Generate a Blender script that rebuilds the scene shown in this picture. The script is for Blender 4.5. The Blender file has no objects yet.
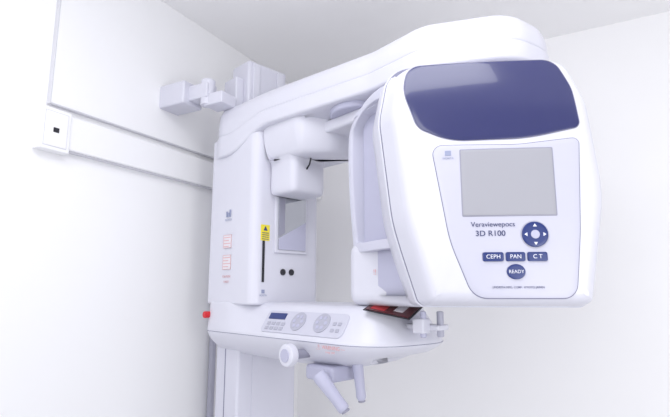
import bpy, bmesh, math
from mathutils import Vector, Matrix
C=bpy.context; S=C.scene
try:
    S.view_settings.view_transform='Standard'
except Exception: pass
# ---------------- materials ----------------
def mat(name,col,rough=.4,metal=0,coat=0,noise=.02,scale=40,bump=0,spec=.5):
    m=bpy.data.materials.new(name); m.use_nodes=True
    nt=m.node_tree; b=nt.nodes['Principled BSDF']
    tc=nt.nodes.new('ShaderNodeTexCoord'); n=nt.nodes.new('ShaderNodeTexNoise'); n.inputs['Scale'].default_value=scale
    nt.links.new(tc.outputs['Object'],n.inputs['Vector'])
    r=nt.nodes.new('ShaderNodeMapRange'); r.inputs['To Min'].default_value=1-noise; r.inputs['To Max'].default_value=1+noise
    nt.links.new(n.outputs['Fac'],r.inputs['Value'])
    mx=nt.nodes.new('ShaderNodeVectorMath'); mx.operation='SCALE'; mx.inputs[0].default_value=col
    nt.links.new(r.outputs['Result'],mx.inputs['Scale']); nt.links.new(mx.outputs['Vector'],b.inputs['Base Color'])
    b.inputs['Roughness'].default_value=rough; b.inputs['Metallic'].default_value=metal
    b.inputs['Coat Weight'].default_value=coat
    b.inputs['Specular IOR Level'].default_value=spec
    return m
WHITE=mat('white_plastic',(.68,.68,.765),.33,noise=.008)
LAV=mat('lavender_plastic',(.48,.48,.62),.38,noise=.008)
PLATE=mat('control_plate',(.55,.55,.66),.38,noise=.008)
PANEL=mat('tray_panel_film',(.58,.58,.68),.38,noise=.008)
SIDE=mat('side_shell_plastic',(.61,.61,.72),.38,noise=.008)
COL=mat('column_paint',(.65,.65,.74),.42,noise=.008)
NAVY=mat('navy_gloss',(.026,.030,.125),.24,coat=.5,noise=.02)
BLUE=mat('button_blue',(.018,.035,.17),.3)
SCR=mat('display_glass',(.36,.36,.405),.5,noise=.005)
BLACK=mat('black_plastic',(.012,.012,.02),.35)
GREY=mat('grey_plastic',(.30,.30,.38),.4)
MID=mat('pale_grey_plastic',(.43,.43,.52),.4)
GAP=mat('seam_grey',(.22,.22,.32),.6)
MIRR=mat('tinted_glass',(.38,.39,.43),.06,metal=.9,noise=.01)
RED=mat('red_plastic',(.65,.02,.03),.35)
MAROON=mat('maroon_glass',(.10,.01,.015),.15,coat=.5)
YEL=mat('yellow_sticker',(.85,.72,.04),.5)
PAPER=mat('sticker_paper',(.76,.73,.78),.5)
REDINK=mat('red_ink',(.70,.34,.36),.6)
REDP=mat('picture_red',(.45,.04,.05),.4)
INK=mat('ink',(.04,.05,.15),.6)
EMB=mat('emblem_ink',(.30,.33,.48),.6)
WINK=mat('white_ink',(.80,.81,.90),.5)
WALLM=mat('wall_paint',(.935,.935,.95),.75,noise=.01,scale=3)
WALLR=mat('wall_paint_rear',(.93,.925,.94),.75,noise=.01,scale=3)
CEIL=mat('ceiling_paint',(.94,.935,.945),.8,noise=.012,scale=3)
TRIM=mat('trim_paint',(.91,.91,.93),.5,noise=.008)
TRIM_SHADE=mat('trim_groove_shade',(.68,.68,.73),.5,noise=.008)  # darker tone that paints in shadow lines at trim edges; also the socket groove
FLOORM=mat('floor_vinyl',(.76,.76,.78),.5,noise=.05,scale=6)
# ---------------- helpers ----------------
W={}
def finish(name,verts,faces,mtl,parent=None,label=None,bev=None,wn=True,sharp=35,origin=None):
    vs=[Vector(v) for v in verts]
    lo=Vector([min(v[i] for v in vs) for i in range(3)]); hi=Vector([max(v[i] for v in vs) for i in range(3)])
    c=(lo+hi)/2
    me=bpy.data.meshes.new(name)
    me.from_pydata([v-c for v in vs],[],faces)
    bm=bmesh.new(); bm.from_mesh(me); bmesh.ops.recalc_face_normals(bm,faces=bm.faces)
    if bev:
        es=[e for e in bm.edges if len(e.link_faces)==2 and e.calc_face_angle(0)>math.radians(40)]
        bmesh.ops.bevel(bm,geom=es,offset=bev,segments=4,affect='EDGES',profile=.5)
    bm.to_mesh(me); bm.free()
    for p in me.polygons: p.use_smooth=True
    me.set_sharp_from_angle(angle=math.radians(sharp))
    me.materials.append(mtl)
    o=bpy.data.objects.new(name,me); S.collection.objects.link(o)
    o.location=c
    if parent:
        o.parent=parent; o.location=c-W[parent]
    W[o]=c
    if wn:
        m=o.modifiers.new('wn','WEIGHTED_NORMAL'); m.keep_sharp=True
    if label:o['label']=label
    return o
def empty(name,loc,parent=None):
    o=bpy.data.objects.new(name,None); S.collection.objects.link(o); o.empty_display_size=.1
    c=Vector(loc); o.location=c-(W[parent] if parent else Vector()); o.parent=parent; W[o]=c
    return o
def fr(F,vs): return [F@Vector(v) for v in vs]
def box(name,F,x0,x1,y0,y1,z0,z1,mtl,parent=None,r=.01,label=None):
    vs=[(x,y,z) for x in(x0,x1) for y in(y0,y1) for z in(z0,z1)]
    fs=[(0,1,3,2),(4,6,7,5),(0,4,5,1),(2,3,7,6),(0,2,6,4),(1,5,7,3)]
    return finish(name,fr(F,vs),fs,mtl,parent,label,bev=r if r else None)
def rpoly(pts,seg=8):
    out=[];n=len(pts)
    for i in range(n):
        p=Vector(pts[i][:2]); r=pts[i][2]
        a=(Vector(pts[i-1][:2])-p); b=(Vector(pts[(i+1)%n][:2])-p)
        la,lb=a.length,b.length; a/=la; b/=lb
        ang=a.angle(b); h=ang/2
        d=r/math.tan(h)
        d=min(d,la*.49,lb*.49); r=d*math.tan(h)
        bis=(a+b).normalized(); c=p+bis*(r/math.sin(h))
        s=p+a*d-c; e=p+b*d-c
        a0=math.atan2(s.y,s.x); a1=math.atan2(e.y,e.x); da=(a1-a0+math.pi)%(2*math.pi)-math.pi
        for k in range(seg+1):
            t=a0+da*k/seg; out.append((c.x+r*math.cos(t),c.y+r*math.sin(t)))
    A=sum(out[i-1][0]*out[i][1]-out[i][0]*out[i-1][1] for i in range(len(out)))
    if A<0: out.reverse()
    return out
def dens(o,step=.008):
    r=[]
    for i in range(len(o)):
        a=Vector(o[i]); b=Vector(o[(i+1)%len(o)]); n=max(1,math.ceil((b-a).length/step))
        for k in range(n):
            q=a.lerp(b,k/n); r.append((q.x,q.y))
    return r
def inset(o,d):
    n=len(o);res=[]
    for i in range(n):
        p=Vector(o[i]); j=i-1
        while (Vector(o[j])-p).length<1e-7: j-=1
        k=(i+1)%n
        while (Vector(o[k])-p).length<1e-7: k=(k+1)%n
        e1=(p-Vector(o[j])).normalized(); e2=(Vector(o[k])-p).normalized()
        n1=Vector((-e1.y,e1.x)); n2=Vector((-e2.y,e2.x)); m=(n1+n2).normalized()
        m/=max(.5,m.dot(n1)); q=p+m*d; res.append((q.x,q.y))
    return res
def loft(name,rings,mtl,parent=None,label=None,sharp=35,cap=True,wn=True,closed=False):
    n=len(rings[0]); vs=[v for r in rings for v in r]; fs=[]
    K=len(rings)
    for k in range(K if closed else K-1):
        k2=(k+1)%K
        for i in range(n):
            j=(i+1)%n; fs.append((k*n+i,k*n+j,k2*n+j,k2*n+i))
    if cap and not closed: fs.append(tuple(range(n))); fs.append(tuple(range((K-1)*n,K*n)))
    return finish(name,vs,fs,mtl,parent,label,sharp=sharp,wn=wn)
def slab(name,F,outline,prof,mtl,parent=None,label=None,sharp=35):
    return loft(name,[[F@Vector((p[0],p[1],z)) for p in inset(outline,d)] for d,z in prof],mtl,parent,label,sharp)
def rr(z0,z1,r,n=4,r2=None):
    r2=r if r2 is None else r2
    a=[(r-r*math.sin(math.pi/2*k/n),z0+r-r*math.cos(math.pi/2*k/n)) for k in range(n+1)]
    b=[(r2-r2*math.cos(math.pi/2*k/n),z1-r2+r2*math.sin(math.pi/2*k/n)) for k in range(n+1)]
    return a+b
def cyl(name,p0,p1,r,mtl,parent=None,r1=None,bev=.003,seg=32,label=None):
    p0=Vector(p0);p1=Vector(p1);r1=r if r1 is None else r1
    ax=(p1-p0).normalized(); u=ax.orthogonal().normalized(); v=ax.cross(u); L=(p1-p0).length
    rings=[]
    for off,h,rad in((bev,0,r),(bev*.3,bev*.3,r),(0,bev,r),(0,L-bev,r1),(bev*.3,L-bev*.3,r1),(bev,L,r1)):
        rings.append([p0+ax*h+(u*math.cos(2*math.pi*i/seg)+v*math.sin(2*math.pi*i/seg))*(rad-off) for i in range(seg)])
    return loft(name,rings,mtl,parent,label)
def turned(name,p0,p1,prof,mtl,parent=None,seg=28,label=None):
    p0=Vector(p0);p1=Vector(p1); ax=(p1-p0); L=ax.length; ax/=L; u=ax.orthogonal().normalized(); v=ax.cross(u)
    return loft(name,[[p0+ax*(h*L)+(u*math.cos(2*math.pi*i/seg)+v*math.sin(2*math.pi*i/seg))*r for i in range(seg)] for h,r in prof],mtl,parent,label,wn=False,sharp=50)
def tube(name,pts,r,mtl,parent=None,seg=12,label=None):
    pts=[Vector(p) for p in pts]; rings=[]
    for i,p in enumerate(pts):
        t=(pts[min(i+1,len(pts)-1)]-pts[max(i-1,0)]).normalized()
        u=t.cross(Vector((.31,.2,.93))).normalized(); v=t.cross(u)
        rings.append([p+(u*math.cos(2*math.pi*k/seg)+v*math.sin(2*math.pi*k/seg))*r for k in range(seg)])
    return loft(name,rings,mtl,parent,label,wn=False)
def text(name,F,s,size,mtl,parent,ex=.0001,align='CENTER',sx=1,label=None,off=0):
    cu=bpy.data.curves.new(name,'FONT'); cu.body=s; cu.size=size; cu.align_x=align; cu.align_y='CENTER'; cu.extrude=ex; cu.offset=off
    to=bpy.data.objects.new('tmp',cu); S.collection.objects.link(to); C.view_layer.update()
    me=bpy.data.meshes.new_from_object(to.evaluated_get(C.evaluated_depsgraph_get()))
    vs=[F@Vector((v.co.x*sx,v.co.y,v.co.z)) for v in me.vertices]; fs=[tuple(p.vertices) for p in me.polygons]
    bpy.data.objects.remove(to); bpy.data.meshes.remove(me)
    return finish(name,vs,fs,mtl,parent,label,wn=False)
T=Matrix.Translation
def Rz(a): return Matrix.Rotation(math.radians(a),4,'Z')
I=Matrix.Identity(4)
def frame(o,x,y,z):
    m=Matrix.Identity(4)
    for i,c in enumerate((x,y,z,o)):
        for k in range(3): m[k][i]=c[k]
    return m
# ---------------- room ----------------
d1=Vector((.479,.878,0)).normalized(); nL=Vector((d1.y,-d1.x,0)); wo=Vector((-.06,2.93,0))
H=2.425
FL=frame(wo,(-d1.x,-d1.y,0),(nL.x,nL.y,0),(0,0,1))   # x along the left wall, y into the room
K0=.285
def st(o): o['kind']='structure'; return o
st(box('wall_left',FL,K0-.1,5.5,-.1,0,0,H,WALLM,r=0))
st(box('wall_rear',FL,K0-.1,K0,0,4.5,0,H,WALLR,r=0))
st(box('floor',FL,K0-.1,5.5,-.1,4.5,-.1,0,FLOORM,r=0))
st(box('ceiling',FL,K0-.1,5.5,-.1,4.5,H,H+.1,CEIL,r=0))
st(box('trim_1',FL,K0,1.70,0,.030,1.729,1.838,TRIM,r=.004))
st(box('trim_2',FL,K0,1.722,0,.018,1.866,H,TRIM,r=.003))
st(box('trim_3',FL,K0,K0+.028,0,.14,1.785,1.915,TRIM,r=.004))
st(box('trim_shadow_1',FL,1.722,1.7255,0,.019,1.862,H,TRIM_SHADE,r=.001))  # painted shadow line down the side edge of the raised panel
st(box('trim_shadow_2',FL,K0,1.722,0,.019,1.862,1.866,TRIM_SHADE,r=.001))  # shadow along the panel bottom, put in as a darker strip
st(box('trim_shadow_3',FL,K0,1.65,0,.022,1.7258,1.729,TRIM_SHADE,r=0))  # darker strip painting the shade under the trunking
# socket
so=empty('wall_socket',FL@Vector((1.71,0,1.78))); so['label']='white cable outlet box with small dark port on trunking'; so['category']='wall socket'
box('socket_box',FL,1.660,1.755,0,.034,1.714,1.846,TRIM,so,r=.004)
box('socket_groove',FL,1.671,1.744,.033,.0345,1.725,1.835,TRIM_SHADE,so,r=0)
box('socket_cover',FL,1.673,1.742,.034,.0365,1.727,1.833,TRIM,so,r=.001)
box('socket_port',FL,1.699,1.717,.036,.0375,1.770,1.785,BLACK,so,r=.001)
cd=cyl('cable_conduit',FL@Vector((.963,.016,0)),FL@Vector((.963,.016,1.727)),.014,MID); cd['label']='thin grey vertical cable conduit fixed to the wall'; cd['category']='pipe'
# ---------------- machine ----------------
O=Vector((-.27,1.82,0)); FM=T(O)@Rz(-45)
def m(s,t,z): return FM@Vector((s,t,z))
r3=FM.to_3x3()
R=empty('dental_x_ray_machine',O); R['label']='white panoramic x-ray machine with column, overhead arm, display head'; R['category']='x-ray machine'
slab('base_plate',FM,rpoly([(-.3,-.3,.05),(.45,-.3,.08),(.45,.32,.08),(-.3,.32,.05)]),rr(0,.03,.008),COL,R)
colm=box('column',FM,-.12,.02,-.11,.15,.03,1.30,COL,R,r=.01)
box('column_upper',FM,-.105,.01,-.095,.09,1.29,2.175,COL,colm,r=.01)
box('column_rail',FM,.008,.016,-.075,-.045,1.30,2.165,WHITE,colm,r=.002)
box('column_rail',FM,.008,.016,.04,.07,1.30,2.165,WHITE,colm,r=.002)
box('column_track',FM,.02,.023,-.05,.13,.05,1.24,COL,colm,r=.001)
box('column_seam',FM,-.06,-.055,-.1105,-.108,.05,1.25,GAP,colm,r=0)
# wall bracket
br=box('wall_bracket',FL,1.215,1.315,.0,.145,1.985,2.075,COL,R,r=.008)
box('bracket_arm',FL,1.235,1.29,.14,.235,2.000,2.058,COL,br,r=.006)
box('bracket_plate',FM,-.105,-.02,-.130,-.093,1.960,2.105,COL,br,r=.006)
cyl('bracket_joint',FL@Vector((1.262,.215,1.975)),FL@Vector((1.262,.215,2.075)),.026,COL,br)
box('bracket_link',FL,1.20,1.28,.21,.30,1.970,2.015,COL,br,r=.005)
# carriage
ca=slab('carriage',FM,rpoly([(-.14,-.155,.03),(.15,-.15,.035),(.15,.15,.03),(-.14,.15,.02)]),rr(1.25,1.86,.008),WHITE,R)
box('mirror_frame',FM,.148,.158,-.066,.08,1.425,1.635,WHITE,ca,r=.003)
box('mirror',FM,.156,.161,-.055,.07,1.436,1.624,MIRR,ca,r=.001,label='grey tinted mirror window')
TF=lambda t,z,s=.1518:frame(m(s,t,z),r3@Vector((0,1,0)),(0,0,1),r3@Vector((1,0,0)))
slab('mirror_baffle',TF(.0075,1.53,.160),[(-.0615,-.093),(.0615,-.093),(.0615,.01),(-.0615,-.055)],[(0,.0),(0,.0018)],LAV,ca)
slab('mirror_baffle',TF(.0075,1.53,.160),[(-.0615,-.05),(-.035,-.035),(-.035,.093),(-.0615,.093)],[(0,.0),(0,.0018)],GREY,ca)
box('laser_slot',FM,.148,.153,-.1145,-.1055,1.325,1.464,BLACK,ca,r=.001)
box('maker_emblem',FM,.1495,.1518,-.114,-.102,1.288,1.300,EMB,ca,r=0)
text('maker_lettering',TF(-.108,1.281),'MORITA',.008,EMB,ca)
for t in(-.025,.013): cyl('indicator_lens',m(.148,t,1.36),m(.154,t,1.36),.011,BLACK,ca,bev=.001)
box('warning_sticker',FM,.1495,.1515,-.122,-.086,1.464,1.518,YEL,ca,r=0)
slab('sticker_triangle',TF(-.104,1.505),[(-.009,-.007),(.009,-.007),(0,.009)],[(0,-.0005),(0,.0004)],INK,ca)
for z in(1.468,1.475,1.482,1.489): box('sticker_line',FM,.1512,.1520,-.118,-.090,z,z+.0025,INK,ca,r=0)
FS=lambda s,z:frame(m(s,-.1555,z),r3@Vector((1,.017,0)).normalized(),(0,0,1),r3@Vector((.017,-1,0)).normalized())
for s,z,w,h in((.0,1.468,.048,.046),(.0,1.395,.048,.05)):
    F_=FS(s,z)
    box('warning_label',F_,-w/2,w/2,-h/2,h/2,-.003,.0005,PAPER,ca,r=0)
    for k in range(4):
        box('label_line',F_,-w/2+.003,w/2-.004-(k%2)*.01,h/2-.010-k*.0105,h/2-.008-k*.0105,-.001,.0010,REDINK,ca,r=0)
    for a,b,c,d in((-w/2,-w/2+.0012,-h/2,h/2),(w/2-.0012,w/2,-h/2,h/2),(-w/2,w/2,-h/2,-h/2+.0012),(-w/2,w/2,h/2-.0012,h/2)):
        box('label_line',F_,a,b,c,d,-.001,.0010,REDINK,ca,r=0)
F_=FS(.0,1.556)
for a,b in((-.014,.010),(-.004,.005),(.006,.015)):
    box('maker_emblem',F_,a,a+.007,0,.010+b,-.002,.0006,EMB,ca,r=0)
text('maker_lettering',FS(.0,1.545),'MORITA',.011,EMB,ca)
text('label_lettering',FS(.0,1.345),'CAUTION',.011,REDINK,ca)
text('label_lettering',FS(.0,1.327),'X-RAY',.011,REDINK,ca)
eb=cyl('emergency_button',m(-.10,-.15,1.212),m(-.10,-.178,1.212),.012,RED,R,label='red emergency stop button')
# arm
arm_pts=[(m(-.15,-.178,0)),(m(.08,-.158,0)),(m(.62,-.105,0)),Vector((.215,1.16,0)),Vector((.44,1.095,0)),Vector((.580,1.19,0)),Vector((.575,1.42,0)),Vector((.33,1.54,0)),m(.12,.16,0),m(-.14,.16,0)]
rad=[.11,.3,.16,.13,.13,.12,.10,.2,.2,.05]
ar=dens(rpoly([(p.x,p.y,r) for p,r in zip(arm_pts,rad)],12),.02)
FMi=FM.inverted()
def armring(d,z):
    out=[]
    for p in inset(ar,d):
        l=FMi@Vector((p[0],p[1],0)); s=l.x
        k=max(0,min(1,(.20-s)/.22)); k=k*k*(3-2*k)          # left shoulder drops lower and is rounder
        lowr=max(0,min(1,(1.96-z)/.09)); topr=max(0,min(1,(z-1.91)/.09))
        out.append(Vector((p[0],p[1],z-.075*k*lowr-.012*k*topr)))
    return out
arm=loft('overhead_arm',[armring(d,z) for d,z in [(.03,1.856),(.008,1.857),(.002,1.860),(0,1.867),(0,1.905),(.004,1.907),(.006,1.912),(.003,1.916),(.004,1.938),(.008,1.958),(.016,1.975),(.027,1.987),(.040,1.994),(.060,1.998),(.08,1.999)]],WHITE,R,sharp=50)
# rotator
ro=slab('rotation_bearing',FM,[(.50+.10*math.cos(a*math.pi/24),.10*math.sin(a*math.pi/24)) for a in range(48)],rr(1.836,1.862,.008),LAV,R)
yk=slab('rotation_yoke',I,rpoly([(*m(.30,-.05,0).xy,.03),(*m(.60,-.07,0).xy,.04),(.30,1.22,.03),(.42,1.38,.05),(*m(.5,.14,0).xy,.05),(*m(.30,.12,0).xy,.03)]),rr(1.800,1.840,.01),WHITE,R)
# sensor
se=slab('sensor_unit',FM,rpoly([(.148,-.125,.01),(.33,-.118,.055),(.42,-.03,.08),(.42,.13,.04),(.148,.13,.02)]),[(.050,1.738),(.034,1.739),(.024,1.744),(.016,1.756),(.008,1.780),(.002,1.808),(0,1.835),(0,1.862)],WHITE,R,sharp=50)
slab('sensor_housing',FM,rpoly([(.152,-.090,.01),(.28,-.090,.025),(.28,.062,.03),(.152,.062,.015)]),[(.018,1.620),(.008,1.622),(.002,1.629),(0,1.645),(0,1.722),(-.003,1.735),(-.010,1.746)],WHITE,se,sharp=50)
tube('sensor_cable',[m(.296,-.03,1.744),m(.299,-.033,1.733),m(.294,-.034,1.716),m(.279,-.033,1.703)],.0028,BLACK,se)
# ---------------- tray ----------------
to=dens(rpoly([(-.145,-.165,.07),(.68,-.165,.14),(.74,.2,.16),(-.145,.2,.07)],12),.02)
def trayring(d,z):
    i=inset(to,d); out=[]
    for p,q in zip(to,i):
        k=max(0,min(1,(p[0]-.0)/.17)); k=k*k*(3-2*k)
        u=max(0,min(1,(p[0]-.40)/.32)); u=u*u*(3-2*u)     # underside sweeps up towards the free end
        zz=z
        if z<1.158: k=1; zz=z+u*.50*(1.158-z)
        k=.12+.88*k
        out.append(m(p[0]+(q[0]-p[0])*k,p[1]+(q[1]-p[1])*k,zz))
    return out
tr=loft('chin_rest_tray',[trayring(d,z) for d,z in [(.16,1.070),(.12,1.072),(.078,1.082),(.040,1.100),(.014,1.127),(.002,1.148),(0,1.158),(.003,1.168),(.050,1.240),(.058,1.249),(.068,1.255),(.085,1.258)]],WHITE,R,sharp=45)
slab('tray_seam',FM,inset(to,-.0006),[(0.0,1.1560),(0,1.1575)],GAP,tr)
up=Vector((0,.049,.074)).normalized(); nn=Vector((1,0,0)).cross(up)
def FP(s,h,o=0):
    p=Vector((s,-.165,1.168))+up*h+nn*o
    return frame(FM@p,r3@Vector((1,0,0)),r3@up,r3@nn)
P0=FP(0.40,.044,.0)
cp=slab('control_panel',P0,rpoly([(-.19,-.038,.014),(.165,-.038,.02),(.165,.036,.02),(-.19,.036,.014)]),[(0,-.006),(0,-.0005),(.0006,.0009)],PANEL,tr)
box('panel_display',P0,-.175,-.095,.006,.027,.0005,.003,BLUE,cp,r=.0008,label='small blue lcd display')
for x in(-.03,.07):
    slab('round_keypad',P0,[(x+.030*math.cos(a*math.pi/16),.003+.030*math.sin(a*math.pi/16)) for a in range(32)],[(0,0),(0,.003),(.001,.0035)],MID,cp)
    for a in range(6):
        cx,cy=x+.017*math.cos(a*math.pi/3),.003+.017*math.sin(a*math.pi/3)
        slab('key',P0,[(cx+.006*math.cos(b*math.pi/8),cy+.006*math.sin(b*math.pi/8)) for b in range(16)],[(0,.003),(.0005,.0048)],LAV,cp)
for i in range(4):
    box('key',P0,-.17+i*.023,-.154+i*.023,-.014,-.004,.0005,.0032,MID,cp,r=.001)
    box('key',P0,-.17+i*.023,-.154+i*.023,-.03,-.02,.0005,.0032,MID,cp,r=.001)
for i in range(2): 
    for j in range(2): box('key',P0,.115+i*.02,.127+i*.02,-.022+j*.02,-.012+j*.02,.0005,.0032,MID,cp,r=.001)
FT=lambda s,z:frame(m(s,-.1668,z),r3@Vector((1,0,0)),(0,0,1),r3@Vector((0,-1,0)))
text('red_lettering',FT(.53,1.147),'\u26A0 WARNING \u2014',.014,REDINK,tr)
text('red_lettering',FT(.53,1.136),'x-ray unit',.009,REDINK,tr)
# knob
kb=cyl('adjustment_knob',m(.41,-.195,1.122),m(.41,-.222,1.122),.031,WHITE,R,bev=.007)
cyl('knob_cap',m(.41,-.221,1.122),m(.41,-.2245,1.122),.018,LAV,kb,bev=.0015)
cyl('knob_stem',m(.41,-.10,1.122),m(.41,-.196,1.122),.013,GREY,kb)
# handles
ha=box('handle_mount',FM,.40,.51,-.14,-.03,1.050,1.092,LAV,R,r=.01)
turned('hand_grip',(-.045,1.34,1.08),(.026,1.32,.992),[(0,.018),(.1,.020),(.35,.018),(.7,.0155),(.9,.016),(.97,.015),(1,.011)],LAV,ha)
cyl('grip_cap',(.026,1.32,.993),(.029,1.319,.988),.012,GREY,ha,bev=.002)
h2=turned('hand_grip',(.060,1.39,1.115),(.072,1.375,1.005),[(0,.015),(.1,.016),(.4,.0145),(.75,.013),(.92,.0135),(1,.009)],LAV,R)
cyl('grip_cap',(.072,1.375,1.006),(.0727,1.375,1.001),.010,GREY,h2,bev=.002)
# bite assembly at tray end
bt=box('chin_rest_bracket',FM,.66,.775,-.025,.025,1.197,1.211,WHITE,R,r=.004)
cyl('chin_post',m(.765,-.0,1.180),m(.765,-.0,1.245),.009,MID,bt)
cyl('chin_post',m(.74,-.04,1.180),m(.74,-.04,1.245),.008,LAV,bt)
box('chin_block',FM,.715,.75,-.055,-.022,1.190,1.228,WHITE,bt,r=.005)
ux=Vector((.86,-.45,-.17)).normalized(); uy=Vector((.35,.88,.30)).normalized(); uz=ux.cross(uy).normalized(); uy=uz.cross(ux)
FQ=frame(Vector((.150,1.315,1.253)),ux,uy,uz)
pn=box('picture_panel',FQ,-.060,.070,-.050,.050,-.003,.0,BLACK,R,r=.001,label='dark glossy tilted panel with red picture')
box('panel_picture',FQ,-.055,.065,-.045,.045,0,.0012,MAROON,pn,r=.0004)
box('picture_patch',FQ,.015,.040,-.022,.030,.0010,.0018,PAPER,pn,r=.0003)
box('picture_patch',FQ,-.045,-.005,-.035,.035,.0010,.0018,REDP,pn,r=.0003)
# ---------------- display head ----------------
FH=T((.338,1.0,0))@Rz(-6)
def fy(x,z): return .22*x*x+1.3*max(0,z-1.68)**2+.10*max(0,1.40-z)**2
ho=dens(rpoly([(-.202,1.822,.060),(.176,1.822,.060),(.218,1.70,.16),(.238,1.50,.35),(.194,1.262,.024),(-.150,1.262,.024),(-.202,1.45,.4),(-.228,1.69,.14)],8),.02)
def hring(d,y,crown=True):
    o=[]
    for p in inset(ho,d):
        k=max(0,min(1,-p[0]/.18)); x=p[0]-k*.034*min(1,max(0,y-.01)/.12)
        o.append(FH@Vector((x,y+(fy(p[0],p[1]) if crown else 0),p[1])))
    return o
prof=[(.05,.166,0),(.012,.165,0),(.004,.162,0),(0,.155,0),(0,.110,0),(0,.075,0),(.004,.073,0),(.005,.070,0),(.003,.067,0),(.006,.040,1),(.011,.018,1),(.017,.008,1),(.024,.002,1),(.034,0,1)]
rings=[hring(d,y,c) for d,y,c in prof]
cx,cz=-.0,1.53
base=inset(ho,.034)
for q in(.95,.88,.8,.7,.6,.5,.4,.3,.2,.1,.03):
    rings.append([FH@Vector((cx+(p[0]-cx)*q,fy(cx+(p[0]-cx)*q,cz+(p[1]-cz)*q),cz+(p[1]-cz)*q)) for p in base])
hd=loft('display_head',rings,WHITE,R,sharp=40,wn=False)
loft('head_seam',[hring(.0030,.0665,0),hring(.0030,.0735,0)],GAP,hd,wn=False)
def surf(name,out,h,mtl,parent,skirt=.004,edge=.0015,label=None,n=5):
    out=dens(out,.008)
    xs=[p[0] for p in out]; zs=[p[1] for p in out]; cx=(min(xs)+max(xs))/2; cz=(min(zs)+max(zs))/2
    rings=[]
    def add(pts,hh): rings.append([FH@Vector((x,fy(x,z)-hh,z)) for x,z in pts])
    add(out,-skirt); add(out,h-edge); 
    i2=inset(out,edge*.3); add(i2,h-edge*.3); i3=inset(out,edge); add(i3,h)
    for k in range(1,n+1):
        q=1-k/(n+.3); add([(cx+(x-cx)*q,cz+(z-cz)*q) for x,z in i3],h)
    return loft(name,rings,mtl,parent,label,sharp=40,wn=False)
def rc(x0,x1,z0,z1,r): return rpoly([(x0,z0,r),(x1,z0,r),(x1,z1,r),(x0,z1,r)],6)
def ell(x,z,a,b,n=32): return [(x+a*math.cos(2*math.pi*k/n),z+b*math.sin(2*math.pi*k/n)) for k in range(n)]
dk=rpoly([(-.174,1.804,.035),(.144,1.804,.040),(.172,1.73,.12),(.183,1.642,.015),(.07,1.618,.4),(-.09,1.617,.2),(-.158,1.650,.04),(-.188,1.74,.1)],8)
surf('dark_visor_seam',inset(dk,-.002),.0008,GAP,hd,n=10)
surf('dark_visor',dk,.0018,NAVY,hd,label='glossy navy blue curved visor',n=14,edge=.001)
pl=rpoly([(-.130,1.608,.02),(.05,1.604,.3),(.178,1.618,.012),(.165,1.42,.3),(.148,1.283,.03),(-.055,1.283,.04),(-.098,1.40,.3)],8)
surf('plate_seam',inset(pl,-.0018),.0008,GAP,hd,n=10)
surf('control_plate',pl,.002,PLATE,hd,n=14)
surf('screen_frame',rc(-.0715,.1215,1.4505,1.5970,.003),.0028,GREY,hd,edge=.0006,n=12)
surf('screen',rc(-.0690,.1190,1.4530,1.5945,.0015),.0036,SCR,hd,edge=.0004,label='blank grey lcd screen',n=12)
def FHt(x,z,o): return FH@T((x,fy(x,z)-o,z))@Matrix.Rotation(math.radians(90),4,'X')@Matrix.Rotation(math.atan(.44*x),4,'Y')
text('lettering',FHt(-.010,1.4335,.0030),'Veraviewepocs',.0146,INK,hd,sx=1.0)
text('lettering',FHt(-.016,1.4145,.0030),'3D R100',.0160,INK,hd,sx=1.05,off=.0001)
PX=.073
surf('pad_ring',ell(PX,1.412,.0290,.0290),.003,MID,hd,edge=.001)
pd=surf('navigation_pad',ell(PX,1.412,.0265,.0265),.006,BLUE,hd,edge=.002,label='round navy direction pad with arrows')
surf('pad_centre',ell(PX,1.412,.009,.009,20),.007,LAV,pd,edge=.0008,n=2)
for dx,dz in((0,1),(0,-1),(1,0),(-1,0)):
    x,z=PX+dx*.018,1.412+dz*.018
    tri=[(x+dx*.004,z+dz*.004),(x-dx*.002-dz*.004,z-dz*.002+dx*.004),(x-dx*.002+dz*.004,z-dz*.002-dx*.004)]
    a=sum(tri[i-1][0]*tri[i][1]-tri[i][0]*tri[i-1][1] for i in range(3))
    if a<0: tri.reverse()
    surf('pad_arrow',tri,.0068,WINK,pd,edge=.0002,n=1)
for x0,x1,s in((-.034,.008,'CEPH'),(.012,.051,'PAN'),(.055,.095,'C T')):
    b=surf('button',rc(x0,x1,1.357,1.376,.004),.005,BLUE,hd,edge=.0012)
    text('button_lettering',FHt((x0+x1)/2,1.3665,.0056),s,.0118,WINK,b)
b=surf('ready_button',ell(.031,1.336,.0185,.0155),.005,BLUE,hd,edge=.0012)
text('button_lettering',FHt(.031,1.336,.0058),'READY',.0098,WINK,b)
text('lettering',FHt(.034,1.3045,.0030),'J.MORITA MFG. CORP.  KYOTO JAPAN',.0060,INK,hd)
surf('emblem',rc(-.102,-.089,1.584,1.595,.001),.003,EMB,hd,edge=.0005)
text('emblem_lettering',FHt(-.0955,1.578,.0030),'MORITA',.0062,EMB,hd)
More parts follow.
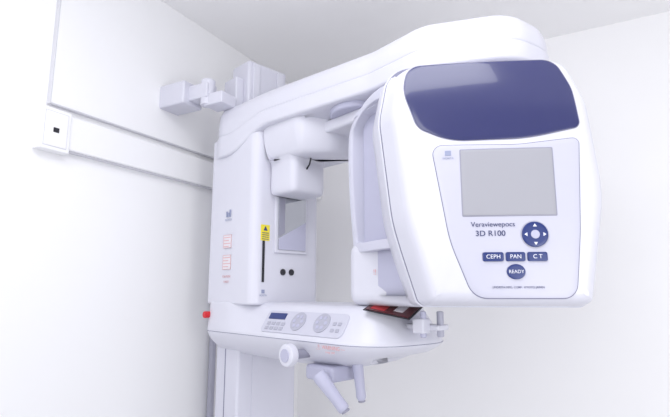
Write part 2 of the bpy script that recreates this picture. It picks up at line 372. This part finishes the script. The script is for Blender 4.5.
# tube housing behind head
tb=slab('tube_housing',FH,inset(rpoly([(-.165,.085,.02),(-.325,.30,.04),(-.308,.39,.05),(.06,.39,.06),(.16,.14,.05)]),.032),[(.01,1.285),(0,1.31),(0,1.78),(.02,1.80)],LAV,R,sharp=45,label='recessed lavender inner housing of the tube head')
low=rpoly([(-.110,.175,.01),(-.178,.195,.03),(-.335,.325,.045),(-.318,.41,.05),(.06,.39,.05),(.12,.175,.05)],12)
slab('tube_lower_cover',FH,low,[(.036,1.257),(.020,1.259),(.008,1.266),(.002,1.276),(0,1.292),(.0,1.400),(.002,1.412),(.008,1.422),(.018,1.427),(.03,1.428)],WHITE,tb,sharp=50)
upc=rpoly([(-.150,.10,.01),(-.20,.13,.03),(-.318,.30,.045),(-.31,.39,.05),(.06,.39,.05),(.12,.12,.05)])
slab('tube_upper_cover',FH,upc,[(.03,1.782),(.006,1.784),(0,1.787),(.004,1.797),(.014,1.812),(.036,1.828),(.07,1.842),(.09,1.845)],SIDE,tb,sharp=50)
# curved side frame with a tall opening, following the plan curve of the housing; narrows downward
def plan(q):
    a=Vector((-.185,.110)); b=Vector((-.265,.165)); c=Vector((-.330,.335)); 
    return a*(1-q)**2+b*2*q*(1-q)+c*q*q
def pn_(q):
    e=.01; t=(plan(min(1,q+e))-plan(max(0,q-e))).normalized(); return Vector((-t.y,t.x))
def onside(q,z,h):
    h+=.008*math.sin(math.pi*max(0,min(1,(z-1.40)/.42)))*q
    p=plan(q)+pn_(q)*h; x=p.x+.050*(1-.75*q)*max(0,(1.69-z)/.42)+.020*q*max(0,(z-1.74)/.08)**2
    return FH@Vector((x,p.y,z))
def lerp_out(A,B,k): return [(a[0]+(b[0]-a[0])*k,a[1]+(b[1]-a[1])*k) for a,b in zip(A,B)]
def rect(q0,q1,z0,z1,rq,rz,n=8,mid=10,rqb=None,rzb=None):
    o=[]
    rqb=rq if rqb is None else rqb; rzb=rz if rzb is None else rzb
    C4=((q1-rqb,z0+rzb,-90,rqb,rzb),(q1-rq,z1-rz,0,rq,rz),(q0+rq,z1-rz,90,rq,rz),(q0+rqb,z0+rzb,180,rqb,rzb))
    for i,(cxx,czz,a0,a_,b_) in enumerate(C4):
        for k in range(n+1):
            a=math.radians(a0+90*k/n); o.append((cxx+a_*math.cos(a),czz+b_*math.sin(a)))
        nx=C4[(i+1)%4]; a=math.radians(nx[2]); tgt=(nx[0]+nx[3]*math.cos(a),nx[1]+nx[4]*math.sin(a))
        l=o[-1]
        for k in range(1,mid): o.append((l[0]+(tgt[0]-l[0])*k/mid,l[1]+(tgt[1]-l[1])*k/mid))
    return o
Ro=rect(0,1,1.40,1.822,.40,.085,rqb=.02,rzb=.006); Ri=rect(.14,.93,1.426,1.792,.34,.065,rqb=.03,rzb=.008)
rg=[]
for A,B,k,h in((Ro,Ri,0,-.02),(Ro,Ri,0,-.004),(Ro,Ri,.06,.0),(Ro,Ri,.85,.0),(Ro,Ri,.96,-.002),(Ro,Ri,1,-.007),(Ro,Ri,1,-.040)):
    rg.append([onside(q,z,h) for q,z in lerp_out(A,B,k)])
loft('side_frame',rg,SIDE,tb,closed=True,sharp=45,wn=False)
text('red_lettering',frame(FH@Vector((-.262,.2585,1.345)),(FH.to_3x3()@Vector((.77,-.64,0))).normalized(),(0,0,1),(FH.to_3x3()@Vector((-.64,-.77,0))).normalized()),'!!',.02,REDINK,tb)
# ---------------- lights ----------------
w=bpy.data.worlds.new('w'); S.world=w; w.use_nodes=True
bg=w.node_tree.nodes['Background']; bg.inputs[0].default_value=(.965,.975,1,1); bg.inputs[1].default_value=.68
def area(name,loc,tgt,sz,pw,col=(1,1,1)):
    l=bpy.data.lights.new(name,'AREA'); l.shape='RECTANGLE'; l.size,l.size_y=sz; l.energy=pw; l.color=col
    o=bpy.data.objects.new(name,l); S.collection.objects.link(o); o.location=loc
    o.rotation_euler=(Vector(tgt)-Vector(loc)).to_track_quat('-Z','Y').to_euler(); return o
area('ceiling_lamp',(-.15,.60,2.40),(-.2,.9,0),(1.2,.7),12.5,(.98,.985,1))
area('key_light',(-1.0,-1.3,1.9),(.1,1.9,1.4),(1.3,1.3),18,(.97,.98,1))  # added soft key light behind camera left, not an actual window
area('fill_light',(1.1,-.5,1.0),(1.5,1.6,2.0),(1.0,1.0),16,(.98,.98,1))  # added unseen fill lamp that brightens the rear wall and ceiling
# ---------------- camera ----------------
cam=bpy.data.cameras.new('camera'); co=bpy.data.objects.new('camera',cam); S.collection.objects.link(co); S.camera=co
cam.sensor_width=36; cam.lens=36*485/670; co.location=(0,0,1.3); co.rotation_euler=(math.radians(99.5),0,0)
cam.clip_start=.02
